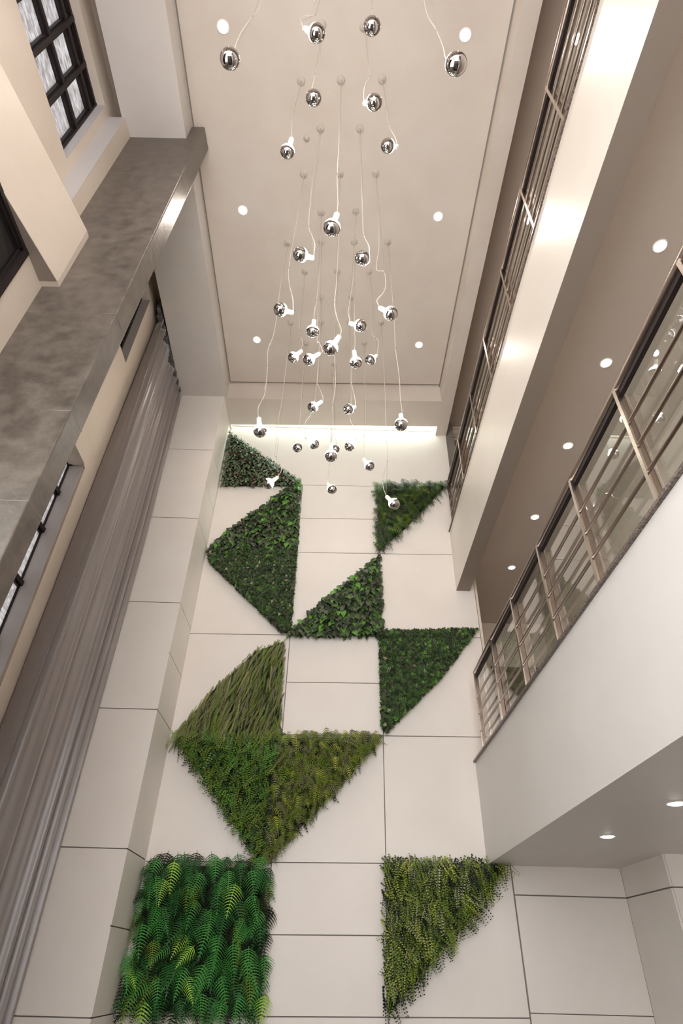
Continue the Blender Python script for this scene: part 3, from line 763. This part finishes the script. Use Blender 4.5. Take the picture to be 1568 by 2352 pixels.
plant_panel('green_wall_panel', [(862,1112),(1030,1110),(930,1215),(866,1268)], 'triangular '+PW+'deep green fern fronds, topmost at right against the balcony', 'green wall',
    mk_frond([bfrond(8,.36,.12,.3), bfrond(8,.32,.12,.45)], 200, .20, .30, .5, .6, (1.5,4,2,3), ((.02,1.4,(6,1,0,1)),(.05,.8),(.08,.6)), bias=.3), [g_dark, g_mid, g_moss, g_grey])
plant_panel('green_wall_panel', [(872,1272),(880,1462),(655,1462),(740,1380),(850,1295)], 'triangular '+PW+'broad dark glossy leaves with its right angle at lower right, centre of wall', 'green wall',
    mk_simple(heart, heart_f, 430, .09, .14, .45, .8, 1., (5,2.5,1.4,3.5), tiers=((.02,1.),(.06,1.))), [g_dark, g_mid, g_bright, g_grey])
plant_panel('green_wall_panel', [(870,1450),(1096,1446),(1010,1560),(886,1684),(876,1670)], 'triangular '+PW+'dense shiny boxwood leaves at right, its tip touching the balcony side', 'green wall',
    mk_sprig(1500, .028, .048, (5,4.5,1.0,1.6,.2)), [g_dark, g_mid, g_bright, g_grey, g_pale])
plant_panel('green_wall_panel', [(656,1466),(646,1688),(398,1686),(480,1590),(590,1490)], 'triangular '+PW+'long narrow drooping sword fern fronds', 'green wall',
    mk_frond(F_sword, 360, .26, .42, .4, .22, (3,3.5,1.2,2,.8), ((.02,1.2,(1,2,0,1,6)),(.05,.9),(.08,.5)), bias=-.25, root=.12), [g_olive, g_mgrey, g_tan, g_moss, g_deep])
plant_panel('green_wall_panel', [(397,1690),(638,1690),(604,1992),(590,1975),(500,1840)], 'triangular '+PW+'bright mid green button fern below the sword fern', 'green wall',
    mk_frond(F_btn, 330, .15, .23, .9, .8, (.5,4,3,2,.5), ((.02,1.6,(2,1,0,1,9)),(.07,.8),(.11,.55))), [g_dark, g_moss, g_bright, g_mid, g_deep])
plant_panel('green_wall_panel', [(640,1688),(884,1686),(740,1850),(608,1992)], 'triangular '+PW+'olive brown small fern fronds right of the button fern', 'green wall',
    mk_frond(F_sm, 330, .15, .24, .8, .6, (3,4,1.2,2.5,.5), ((.02,1.6,(1,1,0,1,8)),(.07,.8),(.11,.55))), [g_olive, g_moss, g_lime, g_mgrey, g_deep])
plant_panel('green_wall_panel', [(338,1972),(618,1988),(604,2338),(274,2334)], 'square '+PW+'large arching bright green fern fronds at lower left', 'green wall',
    mk_frond(F_big, 110, .28, .38, .9, .36, (2.5,5,1.0,1,0), ((.02,2.,(2,0,0,1,9)),(.07,.9,(5,1.5,0,1,4)),(.14,.7))), [g_fernd, g_fern, g_fernl, g_moss, g_deep])
plant_panel('green_wall_panel', [(884,1978),(1168,1984),(1100,2090),(1000,2200),(896,2332),(888,2334)], 'triangular '+PW+'yellow green maidenhair fern at lower right', 'green wall',
    mk_frond(F_maid, 330, .18, .28, .8, .5, (1.5,4.5,1.6,.8,1.2), ((.02,1.6,(2,1,0,1,9)),(.07,.7),(.12,.5))), [g_dark, g_moss, g_lime, g_pale, g_deep])
